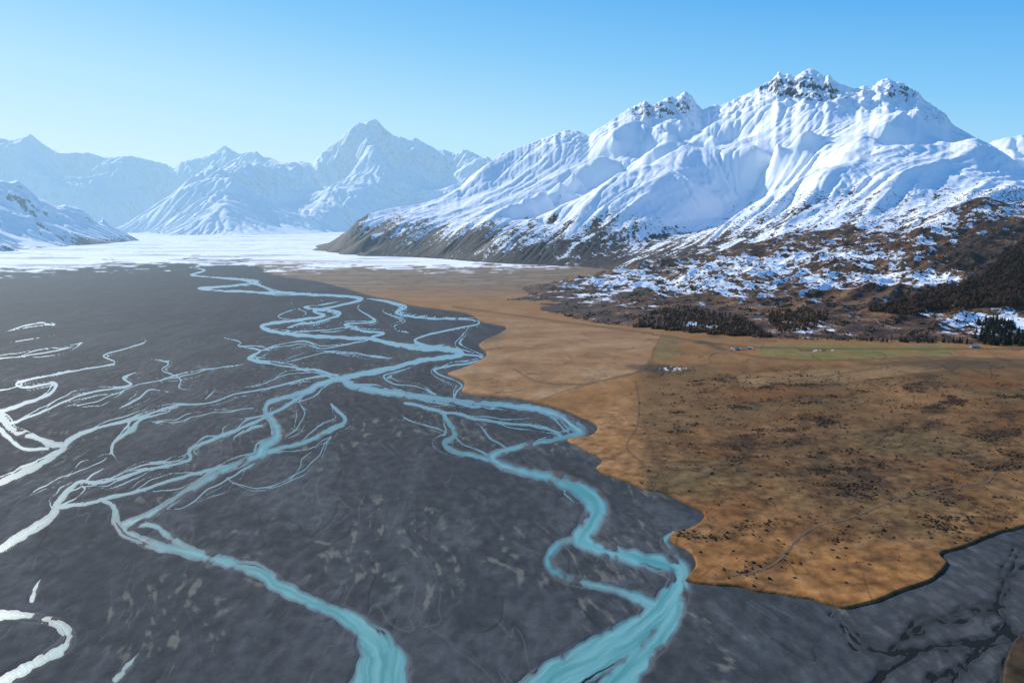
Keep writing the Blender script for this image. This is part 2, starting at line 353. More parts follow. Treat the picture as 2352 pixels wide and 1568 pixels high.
col=mixc(col,[0.150,0.150,0.143],0.40*lt); col=mixc(col,[0.13,0.13,0.124],0.32*lt2)
tan=sstep(0.18,0.42,fbm(ma_*5+9,rho/45,4,81)+0.3*st2)*sstep(0.05,0.3,fbm(X/120,Y/220,2,91)+0.08)
col=mixc(col,[0.23,0.21,0.155],0.55*tan*(1-far*0.5))
barm=sstep(-14,-2,Fn)*sstep(-0.25,0.35,inner+0.2*pm+0.1)*sstep(3,8,Fd+9)*sstep(1,5,HW)
col=mixc(col,[0.13,0.134,0.130],0.65*barm)
brn=sstep(-9,-1,Fn)*sstep(0.02,0.3,fbm(X/40,Y/90,3,95))*sstep(3,8,Fd+9)*sstep(2,6,HW)
col=mixc(col,[0.115,0.087,0.05],0.55*brn)
col=mixc(col,[0.070,0.070,0.069],0.6*zk)
col=mixc(col,[0.125,0.125,0.12],0.5*zk*sstep(-0.1,0.35,st2+0.4*pm))
col=mixc(col,[0.028,0.028,0.026],0.7*sstep(-17,-1,Fk+4*st2)*zk)
col=mixc(col,[0.060,0.070,0.070],0.6*sstep(-4,-1,Fn)*(1-barm)*sstep(1,4,HW))
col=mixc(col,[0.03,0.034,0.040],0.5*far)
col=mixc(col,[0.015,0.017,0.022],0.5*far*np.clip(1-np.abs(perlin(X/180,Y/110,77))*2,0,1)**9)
# snow on the upper plain
snl=np.interp(UU,[-450,0,150,300,420,560,620,760,900,1080,1200,1350,1600],[634,624,616,611,604,602,610,614,614,619,608,600,597])
snq=(snl-VV)/15.0+1.2*fbm(X/500,Y/420,3,101)+1.9*fbm(X/150,Y/110,4,103)*sstep(60,10,np.abs(VV-snl))
sn=sstep(-0.25,0.25,snq)
holes=sstep(0.12,0.34,fbm(X/900,Y/420,5,111))*sstep(548,592,VV)+sstep(0.18,0.36,fbm(X/2200,Y/700,5,113))*0.5+0.4*sstep(-0.5,1.0,iso(fbm(X/500,Y/900,3,117),2.2))
sn=np.clip(sn*(1-0.55*np.clip(holes,0,1)),0,1)
SNOW=np.array([0.97,0.965,0.945])
colr=mixc(col,SNOW,sn)
Zb=np.where(VV<640,np.minimum(Zb,0.4),Zb)
def extend(A): return np.pad(A,((1,0),(1,1))+((0,0),)*(A.ndim-2),mode='edge')
Vx=np.concatenate([[6000],V]); Ux=np.concatenate([[-9000],U,[11000]])
UX,VX=np.meshgrid(Ux,Vx); XX,YX=ground_pt(UX,VX)
M_bed=mat_ground('river_gravel',0.4,1.0,0.28,0.08)
fm=np.ones((XX.shape[0]-1,XX.shape[1]-1),bool)
ob=grid_mesh('riverbed',XX,YX,extend(Zb),fm,M_bed,{'col':extend(colr)},None,flip=True); setup(ob,'structure')
# --- water
md=FF>-2.5
wc=np.array([0.095,0.112,0.108])*np.ones(X.shape+(1,))
flow=fbm(LT/14+0.6*perlin(LS/80,LS*0,129),LS/190,3,121)
tq=mixc(np.array([0.110,0.315,0.285])*np.ones(X.shape+(1,)),[0.20,0.41,0.375],sstep(-0.35,0.45,flow))
tq=mixc(tq,[0.065,0.235,0.21],0.5*sstep(0.08,0.45,-flow))
edge=sstep(-1.0,12.0,Fn+2.5*fbm(X/9,Y/20,3,125)+5.0*sstep(10,3,HW))
wc=wc*(1-edge[...,None])+tq*edge[...,None]
silt=sstep(0.04,0.34,fbm(LT/10,LS/140,3,131))*sstep(24,6,Fn)*sstep(3,8,HW)
wc=mixc(wc,[0.20,0.20,0.165],0.5*silt)
small=1-sstep(2,6,HW); wc=mixc(wc,[0.17,0.26,0.265],0.6*small)
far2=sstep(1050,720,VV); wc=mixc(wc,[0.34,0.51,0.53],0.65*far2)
isk=(Fk>Fn)
wc=mixc(wc,[0.020,0.020,0.017],isk.astype(float))
rg=0.41+0.04*small-0.06*sstep(1000,1500,UU)
sp_=np.where(isk,0.03,0.5)
M_w=mat_water('glacial_water')
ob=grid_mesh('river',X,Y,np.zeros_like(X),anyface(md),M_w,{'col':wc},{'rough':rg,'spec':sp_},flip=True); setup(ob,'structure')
# --- grassland terrace
tn=fbm(X/60,Y/60,4,141)*nr1
hillcol=fbm(X/90,Y/140,4,151); fine=fbm(X/14,Y/16,4,161)*nr2; mid_=fbm(X/35,Y/60,3,163)*nr1
ag,bg_=(0.45*X+0.9*Y),(0.9*X-0.45*Y)
def bn2(x,y): return 0.5*fbm((0.45*x+0.9*y)/230,(0.9*x-0.45*y)/85,5,181)+0.6*fbm((x+0.6*y)/170,(y-0.4*x)/60,5,182)
g=np.array([0.30,0.142,0.048])*np.ones(X.shape+(1,))
g=mixc(g,[0.36,0.18,0.070],sstep(-0.3,0.5,hillcol))
g=mixc(g,[0.20,0.100,0.038],0.7*sstep(0.0,0.5,fbm(X/200,Y/160,4,155))*sstep(1440,1500,UU))
band=sstep(-0.35,0.25,fbm(ag/600,bg_/260,4,171)+0.15)
midz=sstep(1440,1500,UU-0.06*(VV-900))*sstep(815,880,VV)*sstep(1360,1140,VV)
g=mixc(g,[0.145,0.077,0.032],0.85*midz*band)
bnd2=bn2(X,Y)
bnd3=fbm(ag/520,bg_/200,3,183)
bnd4=fbm(ag/80,bg_/34,4,184)*nr3
g=mixc(g,[0.24,0.135,0.055],midz*0.7*sstep(0.02,0.3,-bnd2+0.4*bnd4))
g=mixc(g,[0.20,0.080,0.024],0.75*midz*sstep(0.02,0.3,bnd3+0.4*bnd4))
g=mixc(g,[0.068,0.043,0.024],midz*0.72*sstep(0.06,0.34,0.9*bnd2+0.2*bnd3+0.6*bnd4))
g=mixc(g,[0.15,0.115,0.05],midz*0.4*sstep(0.0,0.35,fbm(X/230,Y/180,3,186)))
g=g*(1-0.10*midz)[...,None]
lowz=sstep(1080,1300,VV); g=mixc(g,[0.32,0.128,0.032],0.7*lowz*sstep(-0.5,0.3,hillcol))
g=mixc(g,[0.15,0.072,0.028],0.65*lowz*sstep(0.06,0.34,bnd4+0.5*bnd2))
g=mixc(g,[0.40,0.22,0.09],0.4*lowz*sstep(0.1,0.4,-bnd4-0.3*bnd3))
fw=sstep(700,640,VV); g=mixc(g,[0.20,0.145,0.095],0.75*fw)
g=mixc(g,[0.07,0.055,0.045],0.6*fw*np.clip(1-np.abs(perlin(X/160,Y/90,187))*2,0,1)**5)
g=mixc(g,[0.42,0.35,0.28],0.4*fw*sstep(0.1,0.4,fbm(X/300,Y/100,3,189)))
def blob(u,v,ru,rv): return np.exp(-(((UU-u)/ru)**2+((VV-v)/rv)**2)**2)
def rect(poly):  return inside(np.array(poly,float),UU,VV).astype(float)
meadow=rect([(1000,715),(1180,735),(1518,770),(1500,800),(1478,850),(1400,872),(1240,922),(1100,915),(1020,880),(1000,860),(1080,830)])
mm=fbm(X/120,Y/90,5,195)
g=mixc(g,[0.36,0.195,0.09],0.65*meadow); g=mixc(g,[0.45,0.29,0.16],0.4*meadow*sstep(0,0.35,mm)); g=mixc(g,[0.22,0.115,0.05],0.5*meadow*sstep(0.03,0.35,-mm))
mln=sstep(-1.3,0.8,iso(fbm(X/160,Y/220,3,197),2.0))*sstep(-0.1,0.2,hillcol); g=g*(1-0.35*meadow*mln)[...,None]
g=mixc(g,[0.19,0.175,0.05],0.9*rect([(1745,800),(1800,792),(2160,795),(2210,806),(2150,822),(1900,828),(1740,822)])*(0.75+0.7*hillcol))
g=mixc(g,[0.17,0.145,0.05],0.75*rect([(1522,772),(1560,775),(1558,815),(1530,832),(1495,828)])*(0.8+0.8*mm))
g=mixc(g,[0.34,0.20,0.085],0.7*rect([(1690,862),(1850,852),(2130,836),(2170,850),(1950,880),(1700,892)])*(0.8+0.6*hillcol))
g=mixc(g,[0.13,0.09,0.05],0.8*blob(1110,770,50,18))
g=mixc(g,[0.10,0.065,0.035],0.85*blob(2230,838,200,13))
g=mixc(g,[0.22,0.115,0.045],0.5*rect([(1470,880),(1680,880),(1690,1000),(1520,1060),(1478,1000)]))
g=mixc(g,[0.08,0.055,0.032],0.85*np.clip(blob(1620,795,90,22)+blob(1500,845,60,16)+0.7*blob(1800,775,200,12),0,1)*sstep(-0.15,0.2,fine+hillcol))
g=mixc(g,[0.045,0.033,0.020],0.92*(UU>2290)*(VV>1430))
g=g*np.clip(0.95+0.9*fine+0.45*mid_,0.3,1.6)[...,None]
spk=sstep(0.20,0.42,fbm(X/7,Y/9,3,699)*sstep(1500,1100,Y)+0.45*bnd2)*midz; g=mixc(g,[0.045,0.03,0.018],0.75*spk)
och=sstep(-1.5,0.8,iso(fbm(ag/260,bg_/80,3,697),2.4))*sstep(0.0,0.2,hillcol)*sstep(1440,1560,UU); g=g*(1-0.4*och*nr3)[...,None]
cr=sstep(-1.2,0.8,iso(fbm(X/40,Y/50,4,695),2.2))*sstep(0.05,0.3,hillcol)*nr1; g=g*(1-0.35*cr)[...,None]
Ln=np.full((NV,NU),-30.0)
for c in [[(1520,770,2),(1505,800,2),(1480,850,2),(1400,872,2),(1300,900,2),(1240,922,2)],[(1460,880,3),(1468,930,3),(1462,985,3),(1440,1030,3),(1480,1075,3),(1500,1130,3)],
 [(1680,1000,2),(1720,1040,2),(1770,1080,2)],[(1500,770,3),(1760,800,3),(2352,803,3)],[(1180,850,2),(1240,880,2),(1330,885,2),(1420,868,2)],[(1040,705,3),(1200,728,3),(1500,768,3)],[(1680,890,2),(1800,880,2),(2000,850,2),(2200,825,2)],[(1650,800,2),(1740,822,2),(1900,830,2),(2160,822,2),(2352,830,2)]]:
    stamp(Ln,smooth_path(c,2),4)
g=mixc(g,[0.09,0.062,0.036],0.65*sstep(-1.8,0.5,Ln))
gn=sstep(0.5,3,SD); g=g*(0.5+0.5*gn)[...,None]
g=mixc(g,SNOW,sn)
ps=0.95*blob(1550,850,60,9)+0.85*blob(1700,803,40,5)+0.85*blob(1870,806,55,3)+0.9*blob(1610,752,80,13)+0.9*blob(2100,765,200,16)+.85*blob(2250,720,170,14)+0.5*blob(1770,1085,25,4)
pn=fbm(X/9,Y/30,4,191)
g=mixc(g,[0.65,0.67,0.70],sstep(0.52,0.62,ps*(0.42+1.3*pn)))
g=mixc(g,[0.06,0.04,0.025],0.7*sstep(0.2,0.5,ps)*sstep(0.1,-0.2,pn))
Zg=np.where(SD<0.0,SD*0.9,np.minimum(SD*0.6,1.8))+0.4+sstep(2,9,SD)*(0.8*tn+0.3*fine)*0.9
Zg=np.where(VV<720,np.minimum(Zg,1.2+0*Zg),Zg)
M_g=mat_ground('dry_grass',0.35,1.0,0.36)
fmx=anyface(extend(SD)>-2.5)
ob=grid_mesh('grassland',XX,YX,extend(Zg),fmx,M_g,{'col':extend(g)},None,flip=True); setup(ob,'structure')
print('plain',time.time()-T0)
# ------------------------------------------------------------------ massifs
def rbf(ctrl,xr,yr,coarse):
    C=np.array(ctrl,float); 
    keep=[]; seen=set()
    for i,c in enumerate(C):
        k=(round(c[0]/coarse*0.8),round(c[1]/coarse*0.8))
        if k in seen: continue
        seen.add(k); keep.append(i)
    C=C[keep]; S=5000.0
    P=C[:,:2]/S; D=np.hypot(P[:,None,0]-P[None,:,0],P[:,None,1]-P[None,:,1])
    n=len(P); A=np.zeros((n+3,n+3)); A[:n,:n]=-D+5e-4*np.eye(n); A[:n,n]=1; A[:n,n+1:]=P; A[n,:n]=1; A[n+1:,:n]=P.T
    w=np.linalg.solve(A,np.concatenate([C[:,2],[0,0,0]]))
    xs=np.arange(xr[0],xr[1]+coarse,coarse); ys=np.arange(yr[0],yr[1]+coarse,coarse)
    gx,gy=np.meshgrid(xs/S,ys/S); Z=w[n]+w[n+1]*gx+w[n+2]*gy
    for i in range(n): Z-=w[i]*np.hypot(gx-P[i,0],gy-P[i,1])
    return xs,ys,Z
class HF:
    def __init__(s,x0,y0,cell,h): s.x0=x0;s.y0=y0;s.c=cell;s.h=h
    def __call__(s,x,y):
        h=s.h; fx=np.clip((x-s.x0)/s.c,0,h.shape[1]-1.001); fy=np.clip((y-s.y0)/s.c,0,h.shape[0]-1.001)
        ix=fx.astype(int); iy=fy.astype(int); fx=fx-ix; fy=fy-iy
        a=h[iy,ix]*(1-fx)+h[iy,ix+1]*fx; b=h[iy+1,ix]*(1-fx)+h[iy+1,ix+1]*fx
        return a*(1-fy)+b*fy
def erode(h,n,steps,iters,seed=1,ke=0.25,kd=0.12,cap=3.0,inertia=0.15,lim=0.12):
    R,C=h.shape; r=np.random.default_rng(seed); hf=h.ravel().copy(); h0=hf.copy()
    for it in range(iters):
        x=r.random(n)*(C-3)+1; y=r.random(n)*(R-3)+1
        dx=np.zeros(n);dy=np.zeros(n);vel=np.ones(n);wat=np.ones(n);sed=np.zeros(n)
        for s_ in range(steps):
            ix=x.astype(int);iy=y.astype(int);fx=x-ix;fy=y-iy;k=iy*C+ix
            h00=hf[k];h10=hf[k+1];h01=hf[k+C];h11=hf[k+C+1]
            gx=(h10-h00)*(1-fy)+(h11-h01)*fy; gy=(h01-h00)*(1-fx)+(h11-h10)*fx
            z=(h00*(1-fx)+h10*fx)*(1-fy)+(h01*(1-fx)+h11*fx)*fy
            dx=dx*inertia-gx*(1-inertia); dy=dy*inertia-gy*(1-inertia); L=np.hypot(dx,dy)+1e-6; dx/=L;dy/=L
            nx=x+dx;ny=y+dy
            ok=(nx>1)&(nx<C-3)&(ny>1)&(ny<R-3)
            nx=np.where(ok,nx,x);ny=np.where(ok,ny,y)
            jx=nx.astype(int);jy=ny.astype(int);ex=nx-jx;ey=ny-jy;q=jy*C+jx
            z2=(hf[q]*(1-ex)+hf[q+1]*ex)*(1-ey)+(hf[q+C]*(1-ex)+hf[q+C+1]*ex)*ey
            dh=z2-z
            cp=np.maximum(-dh,0.01)*vel*wat*cap
            amt=np.where(dh>0,np.minimum(np.minimum(dh,sed),0.05),np.maximum(sed-cp,0)*kd)
            er=np.clip(np.minimum((cp-sed)*ke,-dh*0.5),0,0.1)
            d=np.where((dh>0)|(sed>cp),amt,-er); d=np.where(ok,d,0)
            sed=sed-d
            tot=np.bincount(k,d*(1-fx)*(1-fy),minlength=R*C)+np.bincount(k+1,d*fx*(1-fy),minlength=R*C)+np.bincount(k+C,d*(1-fx)*fy,minlength=R*C)+np.bincount(k+C+1,d*fx*fy,minlength=R*C)
            hf+=np.clip(tot,-lim,lim*0.4)
            vel=np.sqrt(np.clip(vel*vel-dh*0.4,0.05,9)); wat*=0.985; x=nx;y=ny
        hf=h0+np.clip(hf-h0,-5,2)
    return hf.reshape(R,C)
def blur(h,k=1):
    for _ in range(k):
        h=np.pad(h,1,mode='edge'); h=(h[1:-1,1:-1]*4+h[:-2,1:-1]*2+h[2:,1:-1]*2+h[1:-1,:-2]*2+h[1:-1,2:]*2+h[:-2,:-2]+h[2:,2:]+h[:-2,2:]+h[2:,:-2])/16
    return h
def build(ctrl,xr,yr,cell,coarse,namp,nlen,er,bl=1,nfun=None,extra=None,ermix=1.0):
    xs,ys,Z=rbf(ctrl,xr,yr,coarse); base=HF(xs[0],ys[0],coarse,Z)
    gx,gy=np.meshgrid(np.arange(xr[0],xr[1],cell),np.arange(yr[0],yr[1],cell))
    wxx=gx+nlen*0.25*fbm(gx/nlen,gy/nlen,3,201); wyy=gy+nlen*0.25*fbm(gx/nlen,gy/nlen,3,205)
    h=base(gx+ (wxx-gx)*0.15,gy+(wyy-gy)*0.15)
    a=np.clip(h/nfun if nfun else h/500,0,1)
    h=h+namp*a*(ridged(wxx/nlen,wyy/nlen,6,211)-0.45)
    if extra: h=extra(gx,gy,h)
    if er: h=h+ermix*(erode(h/cell,*er)*cell-h)
    return HF(xr[0],yr[0],cell,blur(h,bl))
def dens(P,step=40):
    P=np.array(P,float); out=[]
    for i in range(len(P)-1):
        m=max(1,int(np.hypot(*(P[i+1]-P[i])[:2])/step)); t=np.linspace(0,1,m,endpoint=False)[:,None]; out.append(P[i]+(P[i+1]-P[i])*t)
    out.append(P[-1:]); return np.vstack(out)
def fit_crest(X,Y,Z,pu,pv,jit=0.0,minr=0.0,power=3.0,its=3):
    # raise / lower the crest line so that the surveyed ridge profile is met
    for k in range(its):
        Ux_,Vx_=to_chart(X,Y,Z); Vx_=np.where(Z>20,Vx_,9999)
        i=np.argmin(Vx_,0); cols=np.arange(X.shape[1]); vc=Vx_[i,cols]; uc=Ux_[i,cols]; D=Y[i,cols]; zc=Z[i,cols]
        vd=np.interp(uc,pu,pv)+jit*(perlin(uc/9.,uc*0+2.2)+0.6*perlin(uc/4.,uc*0+7.7))
        dz=(vc-vd)/F*D; ok=(uc>pu[0]+minr)&(uc<pu[-1])&(zc>150)&(np.abs(vc-vd)<70); dz=np.where(ok,dz,0); dz=np.clip(dz,-260,260)
        dz=np.convolve(np.pad(dz,2,mode='edge'),np.ones(5)/5,'valid')
        zs=np.maximum(np.convolve(np.pad(zc,20,mode='edge'),np.ones(41)/41,'valid'),200)
        w=np.clip(Z/zs[None],0,1.1)**power
        Z=Z+w*dz[None]
    return Z
# right massif
SK=[(750,578),(785,545),(820,507),(850,490),(900,478),(960,470),(1010,455),(1060,428),(1080,405),(1120,376),(1180,343),(1240,321),(1300,299),(1330,301),(1350,312),(1400,280),(1440,252),(1465,240),(1482,232),(1500,244),(1515,233),(1540,221),(1552,226),(1575,209),(1590,222),(1602,240),(1614,252),(1628,246),(1642,240),(1655,243),(1680,232),(1700,222),(1725,212),(1750,196),(1770,186),(1780,176),(1790,163),(1800,175),(1812,168),(1825,178),(1842,166),(1860,157),(1878,164),(1892,176),(1905,172),(1920,188),(1945,198),(1965,204),(1985,196),(2005,200),(2022,184),(2040,180),(2055,188),(2075,190),(2085,200),(2110,212),(2122,228),(2150,247),(2172,262),(2190,287),(2230,310),(2280,335),(2320,360),(2352,385),(2450,420),(2600,450),(2900,470)]
sku=[a for a,b in SK]; skv=[b for a,b in SK]
bu=[750,870,1000,1150,1330,1500,1700,1900,2100,2352,2900]; bv=[578,588,592,605,612,600,560,520,480,432,400]
DSu=[750,830,1010,1300,1480,1575,1650,1860,2050,2200,2352,2900]; DSd=[7300,7500,8100,9000,9200,9500,9300,8600,8600,7700,7000,6200]
DBu=[750,870,1000,1150,1330,1500,1900,2352,2900]; DBd=[7115,6300,6030,5285,4955,4700,4300,3900,3500]
def Dbase(u,v):
    s_=np.interp(u,sku,skv); b_=np.interp(u,bu,bv); t=np.clip((v-s_)/np.maximum(b_-s_,5),0,1)
    a=np.interp(u,DSu,DSd); b=np.interp(u,DBu,DBd); return a+(b-a)*t**0.8
ctrl=[]
def add(P,off=0,step=32,k=1.6):
    for p in dens(P,step):
        o=p[2]*k if len(p)>2 else off
        ctrl.append(depth_pt(p[0],p[1],Dbase(p[0],p[1])-o))
add(SK,0,30)
for p in dens(SK,60):
    D=Dbase(*p); x,y,z=depth_pt(p[0],p[1],D); k=(D+700)/D; ctrl.append((x*k,D+700,z*0.70)); k=(D+2400)/D; ctrl.append((x*k,D+2400,z*0.25))
add([(1480,236,0),(1440,290,150),(1380,345,230),(1290,400,260),(1180,455,240),(1060,510,200),(960,545,100)])
add([(1540,250,-50),(1500,300,-150),(1440,350,-220),(1340,400,-220),(1230,460,-200),(1120,520,-160)])
add([(1575,214,0),(1560,270,120),(1500,345,50)])
add([(1640,256,-50),(1640,290,-250),(1560,340,-300),(1430,400,-300),(1310,455,-250),(1200,520,-180)])
add([(1790,170,0),(1730,230,150),(1670,280,220),(1570,345,280),(1450,400,300),(1340,450,280),(1240,505,220),(1130,560,120)])
add([(1700,320,-200),(1580,385,-260),(1450,440,-260),(1330,500,-200),(1250,550,-120)])
add([(1860,165,0),(1850,215,-180),(1900,245,-80),(1960,250,220),(2030,248,300),(2085,266,260)])
add([(1860,280,260),(1740,320,330),(1640,375,330),(1520,430,320),(1420,490,250),(1330,550,120)])
add([(1900,320,100),(1830,350,-250),(1760,405,-330),(1660,480,-300),(1560,540,-200),(1480,575,-80)])
add([(2085,266,220),(2010,320,250),(1920,370,300),(1830,430,280),(1720,500,220),(1620,560,100)])
add([(2110,300,-150),(2080,350,-260),(1980,400,-260),(1880,450,-200)])
add([(2060,190,0),(2100,260,60),(2150,320,150),(2200,370,250),(2280,395,280),(2352,412,250)])
add([(2180,300,-80),(2230,340,-180),(2300,370,-120)])
add([(2150,330,180),(2100,400,200),(2000,450,160),(1900,500,60)])
add([(820,510,60),(840,540,120),(850,575,60)])
add([(900,490,60),(960,520,140),(1020,570,60)])
for u in range(700,1340,45):
    v=np.interp(u,bu,bv)
    if u>=750: x,y=ground_pt(u,v); ctrl.append((x,y,2.0))
    ctrl.append((ground_pt(u,v+8)[0],ground_pt(u,v+8)[1]-60,-45.)); ctrl.append((ground_pt(u,v+30)[0],ground_pt(u,v+30)[1],-70.))
for D in (7500,8200,9000,10500): ctrl.append((-1900*D/7100-250,D,-80.)); 
for u,v,z in [(1150,650,-18),(1250,628,-18),(1150,625,-25),(1050,650,-50),(1100,675,-40),(1060,700,-50)]:
    x,y=ground_pt(u,v); ctrl.append((x,y,float(z)))
HB=[(1140,690),(1230,716),(1350,745),(1500,757),(1700,778),(1800,784),(1950,788),(2352,797),(2900,810)]
for p in dens(HB,60):
    x,y=ground_pt(p[0],p[1]); ctrl.append((x,y,1.0)); x,y=ground_pt(p[0],p[1]+12); ctrl.append((x,y-60,-18.)); ctrl.append((x,y-350,-45.))
for u,v,D in [(1180,683,3050),(1260,657,3350),(1340,634,3700),(1400,620,3850),(1450,607,3950),(1300,690,2950),(1400,690,2850),(1400,650,3300),(1500,690,2780),(1500,645,3350),(1650,700,2650),(1650,640,3150),(1650,595,3800),(1800,710,2500),(1800,640,3050),(1800,580,3800),(1950,715,2400),(1950,640,2900),(1950,560,3600),
 (2100,720,2300),(2100,640,2750),(2100,560,3300),(2100,510,3750),(2250,715,2250),(2250,620,2750),(2250,520,3350),(2352,730,2180),(2352,640,2600),(2352,540,3100),(2352,470,3500),(2600,700,2250),(2600,560,2850),(2600,470,3300),(2900,700,2200),(2900,560,2750)]:
    ctrl.append(depth_pt(u,v,D))
def ribs(gx,gy,h):
    s_=(-0.68*gx-0.73*gy)+200*fbm(gx/1200,gy/1200,3,711); t_=(0.73*gx-0.68*gy)+110*fbm(gx/900,gy/900,3,715)
    m=sstep(60,350,h)*sstep(1750,1250,h); lo=sstep(1000,500,h)
    h=h+m*(85*(ridged(t_/640,s_/3400,1,721)-0.6)+(12+16*lo)*(ridged(t_/190,s_/1400,2,725)-0.5))
    cr=sstep(1150,1450,h+150*fbm(gx/400,gy/400,3,731))
    h=h+cr*(80*(ridged(gx/260,gy/260,5,735)-0.6))
    return h
HR=build(ctrl,(-3200,6800),(1500,12000),12.5,62.5,25,1300,(30000,70,4,3,0.25,0.10,3.2,0.08),0,700,ribs,0.65)
print('massif',time.time()-T0)
def cut_terrain(hf,a0,a1,na,y0,y1,ny,detail,dl):
    aa=np.linspace(a0,a1,na); yy=np.exp(np.linspace(math.log(y0),math.log(y1),ny))
    A,Yt=np.meshgrid(aa,yy); Xt=A*Yt; Z=hf(Xt,Yt)
    amp=np.clip(Z/60,0,1)*(0.35+0.65*np.clip(Z/900,0,1))
    Z=Z+detail*amp*(fbm(Xt/dl,Yt/dl,4,301)+0.6*(ridged(Xt/dl/2,Yt/dl/2,3,305)-0.5))
    return Xt,Yt,Z
def slope_of(X,Y,Z):
    Zi,Zj=np.gradient(Z); Xi,Xj=np.gradient(X); Yi,Yj=np.gradient(Y)
    det=Xj*Yi-Xi*Yj+1e-9
    gx=(Zj*Yi-Zi*Yj)/det; gy=(Xj*Zi-Xi*Zj)/det
    return gx,gy
Xm,Ym,Zm=cut_terrain(HR,-0.30,0.98,1000,1720,11500,840,4,70)
Um,Vm=to_chart(Xm,Ym,Zm)
def blm(u,v,ru,rv): return np.exp(-((Um-u)/ru)**2-((Vm-v)/rv)**2)
crag=np.clip(1.0*blm(1545,245,65,38)+0.9*blm(1470,252,40,20)+1.1*blm(1800,195,90,28)+0.9*blm(1900,210,80,32)+1.0*blm(2070,212,70,28)+0.8*blm(2150,265,45,26)+0.8*blm(1270,318,80,16)+0.5*blm(1700,238,40,20),0,1)*(Ym>6500)
Zm=Zm+crag*(55*(ridged(Xm/120,Ym/120,4,331)-0.6)+10*fbm(Xm/30,Ym/30,3,335))
sT=(0.73*Xm-0.68*Ym)+60*fbm(Xm/300,Ym/300,3,338); sS=(-0.68*Xm-0.73*Ym)
Zm=Zm+sstep(80,300,Zm)*sstep(900,500,Zm)*9*(ridged(sT/85,sS/460,3,339)-0.5)
Zm=fit_crest(Xm,Ym,Zm,sku,skv,1.2,45)
hm=np.exp(-((Zm-110)/170)**2)*sstep(4800,3800,Ym)*sstep(0,30,Zm)
Zm=Zm+hm*(28*fbm(Xm/200,Ym/200,4,311)+24*ridged(Xm/130,Ym/130,3,315)-12)
gx,gy=slope_of(Xm,Ym,Zm); sl=np.hypot(gx,gy)
Um,Vm=to_chart(Xm,Ym,Zm)
n1=fbm(Xm/350,Ym/350,5,321); n2=fbm(Xm/90,Ym/90,5,325); n3=fbm(Xm/30,Ym/30,3,327)
nr=fbm(sT/80,sS/520,4,337)
snl=np.interp(Um,[750,900,1100,1300,1700,2000,2352],[270,170,110,100,90,150,280])
snow=0.5+(Zm-snl+140*n1+140*n2+340*nr)/900
snow=np.clip(snow,0.02,1.05)+0.15*sstep(700,1200,Zm)
snow=snow-0.18*sstep(0.0,0.45,gx*0.8+gy*0.3)*sstep(900,500,Zm)+0.08*sstep(0.0,0.3,-gx)*sstep(1000,500,Zm)
snow=snow-crag*(0.02+0.50*sstep(0.60,1.15,sl+0.7*n3+0.6*n2)+0.30*n2+0.6*n3)
snow=snow-0.3*sstep(0.95,1.25,sl+0.3*n2)*sstep(900,1200,Zm)
rockc=mixc(np.array([0.075,0.068,0.070])*np.ones(Xm.shape+(1,)),[0.13,0.115,0.115],sstep(-0.4,0.4,n2))
brush=mixc(np.array([0.034,0.021,0.018])*np.ones(Xm.shape+(1,)),[0.075,0.047,0.034],sstep(-0.25,0.5,n1+0.6*n2))
colm=brush+(rockc-brush)*sstep(350,750,Zm)[...,None]
hill=(Ym<np.interp(Um,[1100,1330,1500,1700,2000,2352,2900],[4300,4400,4300,4200,4050,3750,3500]))&(Um>1120)
hs=0.22+0.44*blm(1700,612,180,28)+0.32*blm(1950,590,300,34)+0.48*blm(2170,638,130,22)+0.34*blm(1900,650,180,28)+0.36*blm(1480,640,140,26)+0.42*blm(2090,515,200,30)+0.34*blm(1640,665,160,24)+0.5*blm(2260,735,200,24)+0.42*blm(1600,742,80,12)+0.44*blm(2200,480,230,28)+0.28*blm(1350,680,130,22)+0.15*blm(2000,560,300,40)
hs=hs+0.50*n2+0.45*n1+0.22*n3
hs=hs+0.22*sstep(0.05,0.35,-gx)-0.32*sstep(0.03,0.30,gx)
snow=np.where(hill,np.clip(hs,0,0.85),snow)
hg=mixc(np.array([0.050,0.028,0.018])*np.ones(Xm.shape+(1,)),[0.18,0.090,0.042],sstep(-0.2,0.45,n2+0.5*n3+0.25*n1+0.3*blm(1900,710,450,40)))
dark=np.clip(1.2*blm(1250,705,150,20)+blm(2300,600,140,70)+blm(1600,725,150,22)+0.9*blm(2200,680,200,20)+0.5*blm(2250,460,200,25),0,1)
hg=mixc(hg,[0.040,0.025,0.018],0.75*dark); snow=np.where(hill,snow-0.3*dark,snow)
colm=np.where(hill[...,None],hg,colm)
fmask=anyface(Zm>-2.0)
hf_=hill[:-1,:-1]
M_m=mat_mount('snowy_slopes',0.022,8.0,0.8,0.14); M_h=mat_mount('moraine_scrub',0.026,3.0,0.70,0.3,0.10)
ob=grid_mesh('mountain',Xm,Ym,Zm,fmask&~hf_,M_m,{'col':colm},{'snow':snow}); setup(ob,'structure')
ob=grid_mesh('hillside',Xm,Ym,Zm,fmask&hf_,M_h,{'col':colm},{'snow':snow}); setup(ob,'structure')
def terr(x,y):
    a=x/y; ia=np.clip((a+0.30)/1.28*999,0,998.99); iy=np.clip(np.log(y/1720)/math.log(11500/1720)*839,0,838.99)
    j=ia.astype(int);i=iy.astype(int);fa=ia-j;fi=iy-i
    return (Zm[i,j]*(1-fa)+Zm[i,j+1]*fa)*(1-fi)+(Zm[i+1,j]*(1-fa)+Zm[i+1,j+1]*fa)*fi
